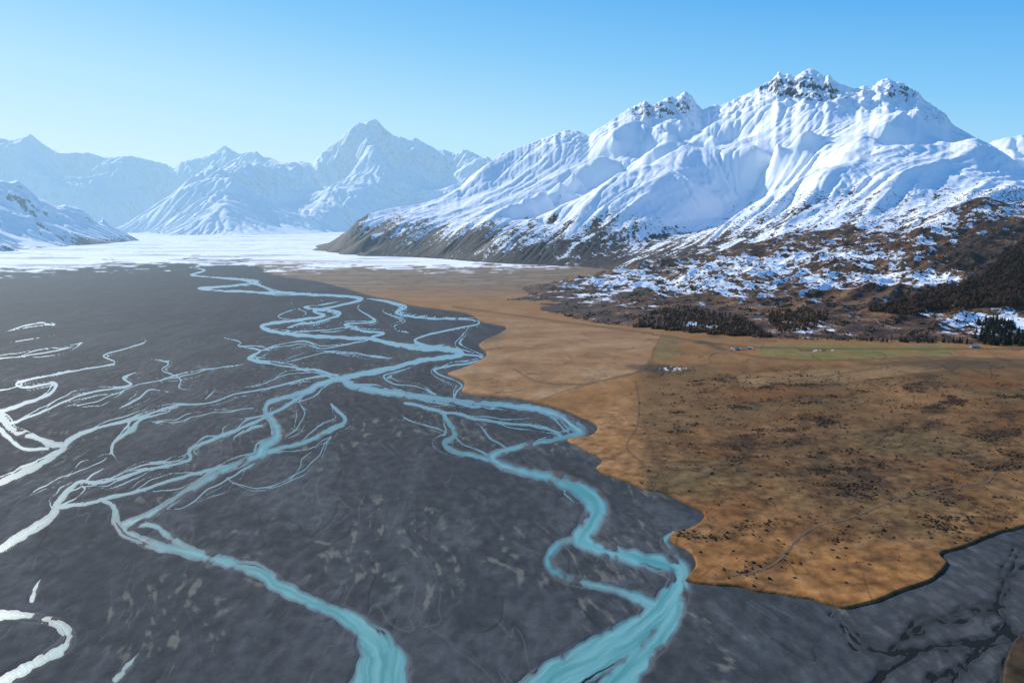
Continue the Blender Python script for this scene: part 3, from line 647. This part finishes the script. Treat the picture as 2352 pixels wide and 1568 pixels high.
def hit(u,v):
    u=np.asarray(u,float); v=np.asarray(v,float); dx,dy,dz=ray(u,v)
    gxx,gyy=ground_pt(u,np.maximum(v,512)); rx,ry=gxx.copy(),gyy.copy(); rz=np.full(u.shape,2.0); done=np.zeros(u.shape,bool)
    for D in np.exp(np.linspace(math.log(1725),math.log(9000),700)):
        t=D/dy; z=HC+dz*t; h=terr(dx*t,np.full(u.shape,D)); m=(~done)&(h>=z)&(h>0)
        rx[m]=(dx*t)[m]; ry[m]=D; rz[m]=h[m]; done|=m
    return rx,ry,rz
# far ranges ---------------------------------------------------------------
def massif(name,ctrl,xr,yr,cell,coarse,namp,nlen,er,ar,na,yrr,ny,detail,dl,nf,snowlo,mat,seed,smin=0.15,ermix=1.0,crest=None,bl=1):
    hf=build(ctrl,xr,yr,cell,coarse,namp,nlen,er,bl,nf,None,ermix)
    Xt,Yt,Zt=cut_terrain(hf,ar[0],ar[1],na,yrr[0],yrr[1],ny,detail,dl)
    if crest: Zt=fit_crest(Xt,Yt,Zt,[c[0] for c in crest],[c[1] for c in crest],1.0,0,5.0)
    gx,gy=slope_of(Xt,Yt,Zt); sl=np.hypot(gx,gy)
    n1=fbm(Xt/900,Yt/900,5,seed); n2=fbm(Xt/200,Yt/200,4,seed+5)
    sn=sstep(-250,250,Zt-snowlo+220*n1+100*n2)*(1-0.55*sstep(0.95,1.55,sl+0.4*n2)); sn=np.clip(sn,smin,1)
    c=mixc(np.array([0.06,0.06,0.065])*np.ones(Xt.shape+(1,)),[0.11,0.10,0.095],sstep(-0.4,0.4,n2))
    ob=grid_mesh(name,Xt,Yt,Zt,anyface(Zt>-3),mat,{'col':c},{'snow':sn}); setup(ob,'structure'); return ob
M_f=mat_mount('distant_snow_and_rock',0.005,25.0,0.22,0.10,0.12)
def P3(lst,step=25):
    return [tuple(map(float,depth_pt(*p))) for p in dens(lst,step)]
c2=[]
SKF=[(-500,330,23000),(-300,310,23000),(-120,335,23000),(0,318,23000),(30,322,23000),(58,314,23200),(70,308,23500),(84,318,23400),(100,332,23500),(135,352,24000),(200,350,24000),(240,362,24000),(300,358,24500),(345,368,25000),(385,378,25500),(400,388,26000),(412,372,26200),(430,368,26500),(480,358,26500),(500,344,26500),(515,334,26500),(530,343,26400),(550,354,26000),(572,350,26000),(590,348,26000),(604,360,25700),(622,362,25500),(640,372,25300),(665,374,25000),(690,370,24800),(718,376,24500),(728,362,24300),(740,352,24000),(756,336,24000),(775,325,24000),(788,312,24000),(800,300,24000),(812,290,24000),(822,281,24000),(838,284,24000),(852,276,24000),(862,273,24000),(872,282,24000),(884,296,24000),(905,312,24000),(925,316,24200),(940,322,24500),(955,316,24500),(970,326,24500),(990,336,24500),(1003,344,24500),(1020,343,24500),(1040,352,24500),(1050,350,24500),(1070,344,24500),(1085,350,24500),(1110,363,24500),(1125,358,24200),(1140,364,24000),(1250,370,23500),(1500,400,23000),(1900,420,23000)]
c2+=P3(SKF,14)
behind=[(x*1.10,y*1.10,z*0.55) for x,y,z in c2]+[(x*1.28,y*1.28,z*0.2) for x,y,z in c2[::3]]
c2+=behind
c2+=P3([(345,524,16200),(372,490,16400),(400,465,16500),(450,425,17000),(500,395,18000),(560,376,19000),(620,366,20000),(680,378,21500),(720,378,23500)],18)
c2+=P3([(345,526,16000),(400,539,14200),(560,540,13900),(700,536,15200),(820,530,18500),(1000,530,18500),(1200,530,18500)],30)
c2+=P3([(858,276,24000),(850,340,22300),(880,385,21200),(840,430,20000),(780,470,18600),(700,510,16600)],25)
c2+=P3([(800,303,23800),(760,370,23300),(700,410,21500),(640,440,20300),(600,480,18600)],25)
c2+=P3([(740,395,23900),(790,420,23300),(730,450,21900)],25)
c2+=P3([(620,368,19900),(560,410,17700),(520,450,16200),(480,500,14800)],25)
c2+=P3([(560,376,19000),(640,400,20400),(700,450,20800),(690,480,19200),(640,520,15900)],30)
c2+=P3([(955,318,24400),(960,380,22600),(930,430,21000),(900,490,19300)],25)
c2+=P3([(905,320,24200),(910,380,24200),(870,440,23000)],25)
c2+=P3([(1080,348,24300),(1060,400,22500),(1020,450,20500)],25)
c2+=P3([(1020,347,24600),(1010,400,24200),(980,450,22700)],25)
c2+=P3([(-500,520,19000),(-200,522,20000),(0,524,20000),(150,526,20500),(270,526,20500),(335,523,21500)],40)
c2+=P3([(70,312,23500),(90,380,22100),(130,440,21200),(180,490,20700)],25)
c2+=P3([(200,354,23900),(230,410,22600),(260,470,21400)],25)
c2+=P3([(345,370,24800),(340,420,23200),(320,480,22000)],25)
c2+=P3([(0,322,23000),(10,390,21900),(40,460,21000)],25)
c2+=P3([(140,352,24000),(160,410,24000),(200,460,23000)],25)
c2+=P3([(400,388,26000),(390,440,24900),(350,500,23000)],25)
for u,D in [(-500,17500),(-200,18000),(0,18500),(200,19000),(300,18500),(345,15000),(345,19500),(350,21000),(400,13600),(560,13300),(700,14000),(820,16500),(1000,17000),(1200,17000),(1900,19000)]:
    x,y,z=depth_pt(u,530,D); c2.append((float(x),float(y),-120.))
massif('distant_mountain_range',c2,(-18500,9000),(12500,31000),40,200,520,2600,(34000,60,6,5,0.25,0.10,3.2,0.08),(-0.80,0.36),1000,(13000,28500),560,30,260,1500,-150,M_f,401,0.55,1.0,[p[:2] for p in SKF if p[0]<1130],0)
SKL=[(-450,400,9800),(-200,405,9800),(-60,412,10000),(0,415,10200),(20,418,10200),(40,413,10300),(72,440,10400),(90,455,10450),(110,463,10500),(130,474,10550),(150,470,10600),(190,481,10600),(210,497,10550),(230,512,10500),(262,537,10300),(284,552,10300)]
c3=P3(SKL,14)
c3+=[(x*1.15,y*1.15,z*0.5-20) for x,y,z in c3]+[(x*1.35,y*1.35,-80.) for x,y,z in c3[::3]]
c3+=P3([(-450,590,6200),(-100,585,6500),(0,580,6900),(80,572,7700),(140,566,8400),(220,560,9250),(284,553,10200)],25)
c3+=[(x,y-500,-60.) for x,y,z in P3([(-450,590,6200),(-100,585,6500),(0,580,6900),(80,572,7700),(140,566,8400),(220,560,9250),(300,553,10200)],30)]
c3+=P3([(0,440,9600),(40,480,9200),(110,530,8700)],15)+P3([(-120,460,8800),(-60,520,7800),(0,560,7300)],20)+P3([(70,445,10200),(60,500,9500),(30,545,8300)],20)+P3([(150,472,10500),(170,520,10000)],20)
c3+=[(float(depth_pt(330,553,D)[0]),float(D),-80.) for D in (9500,10500,11500,13000)]
M_l=mat_mount('spur_snow_slopes',0.015,14.0,0.7,0.2)  # spur snow over rock, with its own noise and bump scale
massif('mountain_spur',c3,(-12000,-3500),(5600,14500),22,110,200,900,(15000,60,5,6,0.25,0.10,3.2,0.08),(-0.9,-0.44),420,(5800,13500),420,15,110,500,20,M_l,421,0.28,1.0,[p[:2] for p in SKL if p[0]<250],0)
c4=P3([(2200,380,15000),(2270,345,15000),(2310,325,15000),(2352,314,15000),(2420,300,15000),(2500,330,15000),(2700,370,15000),(3000,400,15000)],25)
c4+=[(x*1.15,y*1.15,z*0.4) for x,y,z in c4]+[(x*0.85,y*0.85,z*0.45) for x,y,z in c4]+[(x*0.72,y*0.72,-50.) for x,y,z in c4]
massif('far_peak',c4,(5500,17000),(10500,18500),45,220,350,1500,(8000,40,5,8,0.22,0.12,3.0,0.1),(0.5,0.95),300,(11000,17500),200,40,200,900,200,M_f,441)
print('ranges',time.time()-T0)
# ------------------------------------------------------------------ vegetation
def ico():
    p=(1+5**.5)/2; v=np.array([(-1,p,0),(1,p,0),(-1,-p,0),(1,-p,0),(0,-1,p),(0,1,p),(0,-1,-p),(0,1,-p),(p,0,-1),(p,0,1),(-p,0,-1),(-p,0,1)],float); v/=np.linalg.norm(v[0])
    f=np.array([(0,11,5),(0,5,1),(0,1,7),(0,7,10),(0,10,11),(1,5,9),(5,11,4),(11,10,2),(10,7,6),(7,1,8),(3,9,4),(3,4,2),(3,2,6),(3,6,8),(3,8,9),(4,9,5),(2,4,11),(6,2,10),(8,6,7),(9,8,1)])
    return v,f
IV,IF=ico()
def scatter(name,x,y,z,size,mat,tall=0.8,seed=3):
    r=np.random.default_rng(seed); n=len(x)
    v=IV[None]*(0.55+0.75*r.random((n,12,1)))
    sc=np.stack([size*(0.8+0.8*r.random(n)),size*(0.8+0.8*r.random(n)),size*tall*(0.7+0.6*r.random(n))],1)
    v=v*sc[:,None,:]; a=r.random(n)*6.28; c,s_=np.cos(a)[:,None],np.sin(a)[:,None]
    vx=v[...,0]*c-v[...,1]*s_; vy=v[...,0]*s_+v[...,1]*c
    co=np.stack([vx+x[:,None],vy+y[:,None],v[...,2]+(z+size*tall*0.35)[:,None]],2).reshape(-1,3)
    f=(IF[None]+12*np.arange(n)[:,None,None]).reshape(-1,3)
    ob=raw_mesh(name,co,f,mat,False); setup(ob,'stuff'); return ob
M_sh=mat_plain('dark_scrub',(0.068,0.042,0.023),0.5,0.05)
M_sh2=mat_plain('brown_scrub',(0.078,0.044,0.025),0.5,0.05)
r=np.random.default_rng(21)
def pick(nc,u0,u1,v0,v1,dens_f):
    d0=555000/(v1-500); d1=555000/(v0-500); yy=np.sqrt(r.random(nc)*(d1*d1-d0*d0)+d0*d0); vv=500+555000/yy
    uu=u0+r.random(nc)*(u1-u0); x,y=ground_pt(uu,vv)
    j=np.clip(((uu-U[0])/su).astype(int),0,NU-1); i=np.clip(np.interp(-vv,-V,np.arange(NV)).astype(int),0,NV-1)
    k=(r.random(nc)<dens_f(uu,vv,x,y))&(SD[i,j]>3)
    return x[k],y[k],Zg[i,j][k]
def df(u,v,x,y):
    b=sstep(0.0,0.30,bn2(x,y)); c=sstep(0.0,0.3,fbm(x/45,y/35,4,501))
    zone=sstep(1440,1560,u)*sstep(840,900,v)*sstep(1380,1120,v)+0.15*sstep(1000,1100,v)
    return np.clip(zone*(0.08+1.0*b)*(0.08+c),0,1)
x,y,z=pick(300000,1300,2600,830,1400,df)
scatter('scrub',x,y,z,0.28+1.5*r.random(len(x))**4,M_sh,0.7)
uu=1150+r.random(46000)*1350; vv=440+360*r.random(46000)
x,y,z=hit(uu,vv); n_=fbm(x/80,y/80,4,511); k=(r.random(len(x))<sstep(-0.05,0.35,n_)*0.9+0.05)&(y<5600)&(y>1900)&(z>1)
x,y,z=x[k],y[k],z[k]; scatter('hillside_scrub',x,y,z,1.2+2.8*r.random(len(x))**2.5,M_sh2,0.9,5)
def conifer(name,mat_t,mat_c,seed,H=1.0,spread=0.22,layers=9,sparse=0.0,rounded=False):
    r=np.random.default_rng(seed); co=[];fa=[];mi=[]
    n=6
    for k,(rr,zz) in enumerate([(0.022,0),(0.016,0.4),(0.004,0.97)]):
        for i in range(n): a=i/n*6.283; co.append((rr*math.cos(a),rr*math.sin(a),zz))
    for k in range(2):
        for i in range(n): fa.append((k*n+i,k*n+(i+1)%n,(k+1)*n+(i+1)%n,(k+1)*n+i)); mi.append(0)
    for L in range(layers):
        t=L/(layers-1); zb=0.10+0.82*t; rad=spread*(math.sin(math.pi*(0.12+0.80*t))**0.8 if rounded else (1-t)**0.65)+0.015; m=int(11-4*t); ph=r.random()*6
        for i in range(m):
            if r.random()<sparse: continue
            a=ph+i/m*6.283+r.normal()*0.12; q=rad*(0.55+0.7*r.random()); dz=zb-0.05*(1-t)+r.normal()*(0.03 if rounded else 0.018)
            b=len(co); w=0.42*6.283/m*q
            ca,sa=math.cos(a),math.sin(a)
            co+= [(0.01*ca,0.01*sa,zb+0.085),(q*0.6*ca-w*sa,q*0.6*sa+w*ca,dz+0.015),(q*ca,q*sa,dz-0.02+(0.05 if rounded else 0)),(q*0.6*ca+w*sa,q*0.6*sa-w*ca,dz+0.01),(q*0.45*ca,q*0.45*sa,dz-0.045)]
            fa+=[(b,b+1,b+2),(b,b+2,b+3),(b+1,b+4,b+2),(b+4,b+3,b+2)]; mi+=[1]*4
    me=bpy.data.meshes.new(name); me.from_pydata([(x*H,y*H,z*H) for x,y,z in co],[],fa); me.materials.append(mat_t); me.materials.append(mat_c)
    me.polygons.foreach_set('material_index',mi); me.update(); return me
M_bark=mat_plain('bark',(0.09,0.065,0.045),0.3,2.0)
M_con=mat_plain('conifer_needles',(0.020,0.023,0.014),0.5,0.15)
M_lar=mat_plain('bare_larch_twigs',(0.095,0.050,0.028),0.5,0.05)
cons=[conifer('conifer',M_bark,M_con,s_,1,0.27,9,0.1) for s_ in (1,2,3)]
lars=[conifer('larch',M_bark,M_lar,s_,1,0.30,8,0.25,True) for s_ in (4,5,6)]
def in_poly(poly,n):
    P=np.array(poly,float); lo=P.min(0);hi=P.max(0); out=[]
    while len(out)<n:
        q=lo+(hi-lo)*r.random(2)
        c=False
        for i in range(len(P)):
            a=P[i];b=P[i-1]
            if (a[1]>q[1])!=(b[1]>q[1]) and q[0]<(b[0]-a[0])*(q[1]-a[1])/(b[1]-a[1])+a[0]: c=not c
        if c: out.append(q)
    return np.array(out)
F1=[(2232,748),(2300,738),(2346,752),(2350,803),(2262,800),(2232,772)]
F1b=[(1990,786),(2060,782),(2225,785),(2225,798),(2000,797)]
F2=[(1990,716),(2150,668),(2250,640),(2330,570),(2352,550),(2500,500),(2500,705),(2352,705),(2200,710),(2080,726)]
F3=[(1450,752),(1500,716),(1580,704),(1700,730),(1775,776),(1700,784),(1560,766),(1470,770)]
F4=[(1760,716),(1850,708),(1910,720),(1880,754),(1800,768),(1765,746)]
F5=[(1640,774),(1680,772),(1682,790),(1640,790)]
F6=[(1900,560),(2120,500),(2330,470),(2400,480),(2330,560),(2150,600),(2000,600)]
F7=[(945,702),(1090,690),(1095,697),(960,712)]
F8=[(2180,450),(2352,425),(2500,420),(2500,470),(2352,480),(2200,480)]
F9=[(1560,775),(1650,765),(1900,770),(2200,778),(2200,792),(1800,795),(1560,800)]
def plant(pts,hmin,hmax):
    x,y,z=hit(pts[:,0],pts[:,1]); h=hmin+(hmax-hmin)*r.random(len(x)); return np.column_stack([x,y,z-0.3,h])
ind=np.vstack([plant(in_poly(F1,95),14,29),plant(in_poly(F1b,32),8,17)])
def place(me,row,name,label,cat,group):
    ob=bpy.data.objects.new(name,me); bpy.context.scene.collection.objects.link(ob)
    ob.location=row[:3]; h=row[3]; w=h*(0.85+0.5*r.random()); ob.scale=(w,w,h); ob.rotation_euler=(0,0,r.random()*6.28)
    setup(ob,None,label,cat,group)
for i,row in enumerate(ind): place(cons[i%3],row,'conifer_tree','dark evergreen conifer among snow patches at the foot of the hills','tree','dark conifers at the foot of the hills')
larA=np.vstack([plant(in_poly(F3,95),9,15),plant(in_poly(F4,45),9,15),plant(in_poly(F5,8),8,14),plant(in_poly(F9,20),5,10)])
for i,row in enumerate(larA): place(lars[i%3],row,'larch_tree','leafless brown larch in a copse below the hills','tree','brown leafless larches')
def merged(name,meshes,rows,mat):
    cos=[];fs=[];off=0
    src=[]
    for m in meshes:
        v=np.empty(len(m.vertices)*3); m.vertices.foreach_get('co',v); v=v.reshape(-1,3)
        f=np.array([p.vertices[:] for p in m.polygons if len(p.vertices)==3]); src.append((v,f))
    for i,row in enumerate(rows):
        v,f=src[i%len(src)]; a=r.random()*6.28; c,s_=math.cos(a),math.sin(a); h=row[3]; w=h*(0.85+0.5*r.random())
        q=np.column_stack([(v[:,0]*c-v[:,1]*s_)*w+row[0],(v[:,0]*s_+v[:,1]*c)*w+row[1],v[:,2]*h+row[2]]); cos.append(q); fs.append(f+off); off+=len(v)
    ob=raw_mesh(name,np.vstack(cos),np.vstack(fs),mat,False); setup(ob,'stuff'); return ob
merged('larch_forest',lars,np.vstack([plant(in_poly(F2,3200),11,20),plant(in_poly(F3,700),7,12),plant(in_poly(F4,300),7,12)]),M_lar)
merged('scrub_woodland',lars,np.vstack([plant(in_poly(F6,700),4,9),plant(in_poly(F7,70),7,12),plant(in_poly(F8,400),4,9),plant(in_poly(F9,260),2,7)]),M_lar)
# ------------------------------------------------------------------ farm buildings
M_wall=mat_plain('weathered_boards',(0.30,0.28,0.25),0.15,1.0); M_roof=mat_plain('iron_roof',(0.38,0.40,0.42),0.12,0.5); M_door=mat_plain('dark_door',(0.05,0.045,0.04),0.2,1.0)
def shed(u,v,L_,W_,H_,ang,label):
    x,y=ground_pt(u,v); z0=2.2
    e_=bpy.data.objects.new('farm_shed',None); bpy.context.scene.collection.objects.link(e_); e_.location=(float(x),float(y),z0); e_.rotation_euler=(0,0,ang)
    setup(e_,None,label,'shed','farm sheds on the flat')
    l,w,h=L_/2,W_/2,H_; rr=h+W_*0.28
    vs=[(-l,-w,-1.5),(l,-w,-1.5),(l,w,-1.5),(-l,w,-1.5),(-l,-w,h),(l,-w,h),(l,w,h),(-l,w,h),(-l,0,rr),(l,0,rr)]
    fs=[(0,1,5,4),(2,3,7,6),(1,2,6,9,5),(3,0,4,8,7)]
    def mk(n_,v_,f_,m_):
        me=bpy.data.meshes.new(n_); me.from_pydata(v_,[],f_); me.materials.append(m_); o=bpy.data.objects.new(n_,me); bpy.context.scene.collection.objects.link(o); o.parent=e_
    mk('wall',vs,fs,M_wall)
    o=0.5; t=0.15
    rv=[]
    for k in (0,t):
        rv+=[(-l-o,-w-o,h-0.28+k),(l+o,-w-o,h-0.28+k),(l+o,0,rr+0.02+k),(-l-o,0,rr+0.02+k),(l+o,w+o,h-0.28+k),(-l-o,w+o,h-0.28+k)]
    mk('roof',rv,[(3,2,1,0),(5,4,2,3),(6,7,8,9),(9,8,10,11),(0,1,7,6),(4,5,11,10),(1,2,8,7),(2,4,10,8),(3,0,6,9),(5,3,9,11)],M_roof)
    mk('door',[(-1.6,-w-0.06,-0.5),(1.6,-w-0.06,-0.5),(1.6,-w-0.06,h*0.8),(-1.6,-w-0.06,h*0.8),(-1.6,-w+0.02,-0.5),(1.6,-w+0.02,-0.5),(1.6,-w+0.02,h*0.8),(-1.6,-w+0.02,h*0.8)],[(0,1,2,3),(1,5,6,2),(4,0,3,7),(3,2,6,7)],M_door)
shed(1692,806,14,8,3.5,0.3,'small grey farm shed with pitched iron roof beside scrub')
shed(1722,803,9,6,3.0,-0.5,'little weathered farm shed on the brown flat')
shed(2238,800,20,8,3.6,0.1,'long low farm shed in front of dark conifers')
# ------------------------------------------------------------------ track
def ribbon(name,path,width,mat):
    P=smooth_path([(a,b,1) for a,b in path],5); x,y=ground_pt(P[:,0],P[:,1]); 
    i=np.clip(np.interp(-P[:,1],-V,np.arange(NV)).astype(int),0,NV-1); j=np.clip(((P[:,0]-U[0])/su).astype(int),0,NU-1)
    z=np.max([Zg[i,np.clip(j+k,0,NU-1)] for k in (-2,-1,0,1,2)],0)+0.12
    z=np.convolve(np.pad(z,3,mode='edge'),np.ones(7)/7,'valid')+0.05
    t=np.gradient(np.column_stack([x,y]),axis=0); t/=np.linalg.norm(t,axis=1)[:,None]; nx,ny=-t[:,1]*width/2,t[:,0]*width/2
    co=np.vstack([np.column_stack([x+nx,y+ny,z]),np.column_stack([x-nx,y-ny,z])]); n=len(x); k=np.arange(n-1)
    f=np.column_stack([k+n,k+n+1,k+1,k]); ob=raw_mesh(name,co,f,mat,True); setup(ob,'structure')
M_tr=mat_plain('track_gravel',(0.15,0.10,0.06),0.35,0.2)
ribbon('farm_track',[(1672,1328),(1740,1318),(1790,1290),(1840,1235),(1880,1213),(1950,1195),(2050,1155),(2110,1138),(2200,1120),(2265,1112),(2285,1090),(2352,1068),(2450,1040)],2.4,M_tr)
# ------------------------------------------------------------------ light, world, camera
AZ=-43.0; EL=27.0
d=Vector((math.sin(math.radians(AZ))*math.cos(math.radians(EL)),math.cos(math.radians(AZ))*math.cos(math.radians(EL)),math.sin(math.radians(EL))))
L=bpy.data.lights.new('sun','SUN'); L.energy=5.0; L.angle=math.radians(0.5); L.color=(1.0,0.96,0.88)
lo=bpy.data.objects.new('sun',L); lo.rotation_euler=d.to_track_quat('Z','Y').to_euler(); bpy.context.scene.collection.objects.link(lo)
w=bpy.data.worlds.new("World"); bpy.context.scene.world=w; w.use_nodes=True; nt=w.node_tree; bg=nt.nodes['Background']
sky=nt.nodes.new('ShaderNodeTexSky'); sky.sky_type='NISHITA'; sky.sun_disc=False; sky.sun_elevation=math.radians(EL); sky.sun_rotation=math.radians(AZ)
sky.altitude=600; sky.air_density=1.0; sky.dust_density=0.4; sky.ozone_density=2.0
tc=nt.nodes.new('ShaderNodeTexCoord'); sp=nt.nodes.new('ShaderNodeSeparateXYZ'); nt.links.new(tc.outputs['Generated'],sp.inputs[0])
ma=nt.nodes.new('ShaderNodeMath'); ma.operation='MULTIPLY_ADD'; nt.links.new(sp.outputs[0],ma.inputs[0]); ma.inputs[1].default_value=0.13; nt.links.new(sp.outputs[2],ma.inputs[2])
rp=nt.nodes.new('ShaderNodeValToRGB'); nt.links.new(ma.outputs[0],rp.inputs[0])
e=rp.color_ramp.elements; S_=1/0.12
e[0].position=0.0; e[0].color=(0.64*S_,0.89*S_,1.0*S_,1); e[1].position=0.7; e[1].color=(0.05*S_,0.2*S_,0.6*S_,1)
for ps_,cc_ in [(0.10,(0.46,0.79,0.99)),(0.19,(0.24,0.61,0.98)),(0.30,(0.075,0.41,0.90))]:
    q=e.new(ps_); q.color=(cc_[0]*S_,cc_[1]*S_,cc_[2]*S_,1)
mx=nt.nodes.new('ShaderNodeMix'); mx.data_type='RGBA'; mx.inputs[0].default_value=0.92
nt.links.new(sky.outputs[0],mx.inputs[6]); nt.links.new(rp.outputs[0],mx.inputs[7]); nt.links.new(mx.outputs[2],bg.inputs[0]); bg.inputs[1].default_value=0.12
cam=bpy.data.cameras.new('camera'); cam.sensor_width=36; cam.lens=F/2352*36; cam.clip_start=1; cam.clip_end=200000
co=bpy.data.objects.new('camera',cam); co.location=(0,0,HC); co.rotation_euler=(math.pi/2-TH,0,0); bpy.context.scene.collection.objects.link(co)
sc=bpy.context.scene; sc.camera=co; sc.view_settings.view_transform='Standard'; sc.view_settings.look='None'; sc.view_settings.exposure=0
print('done',time.time()-T0)
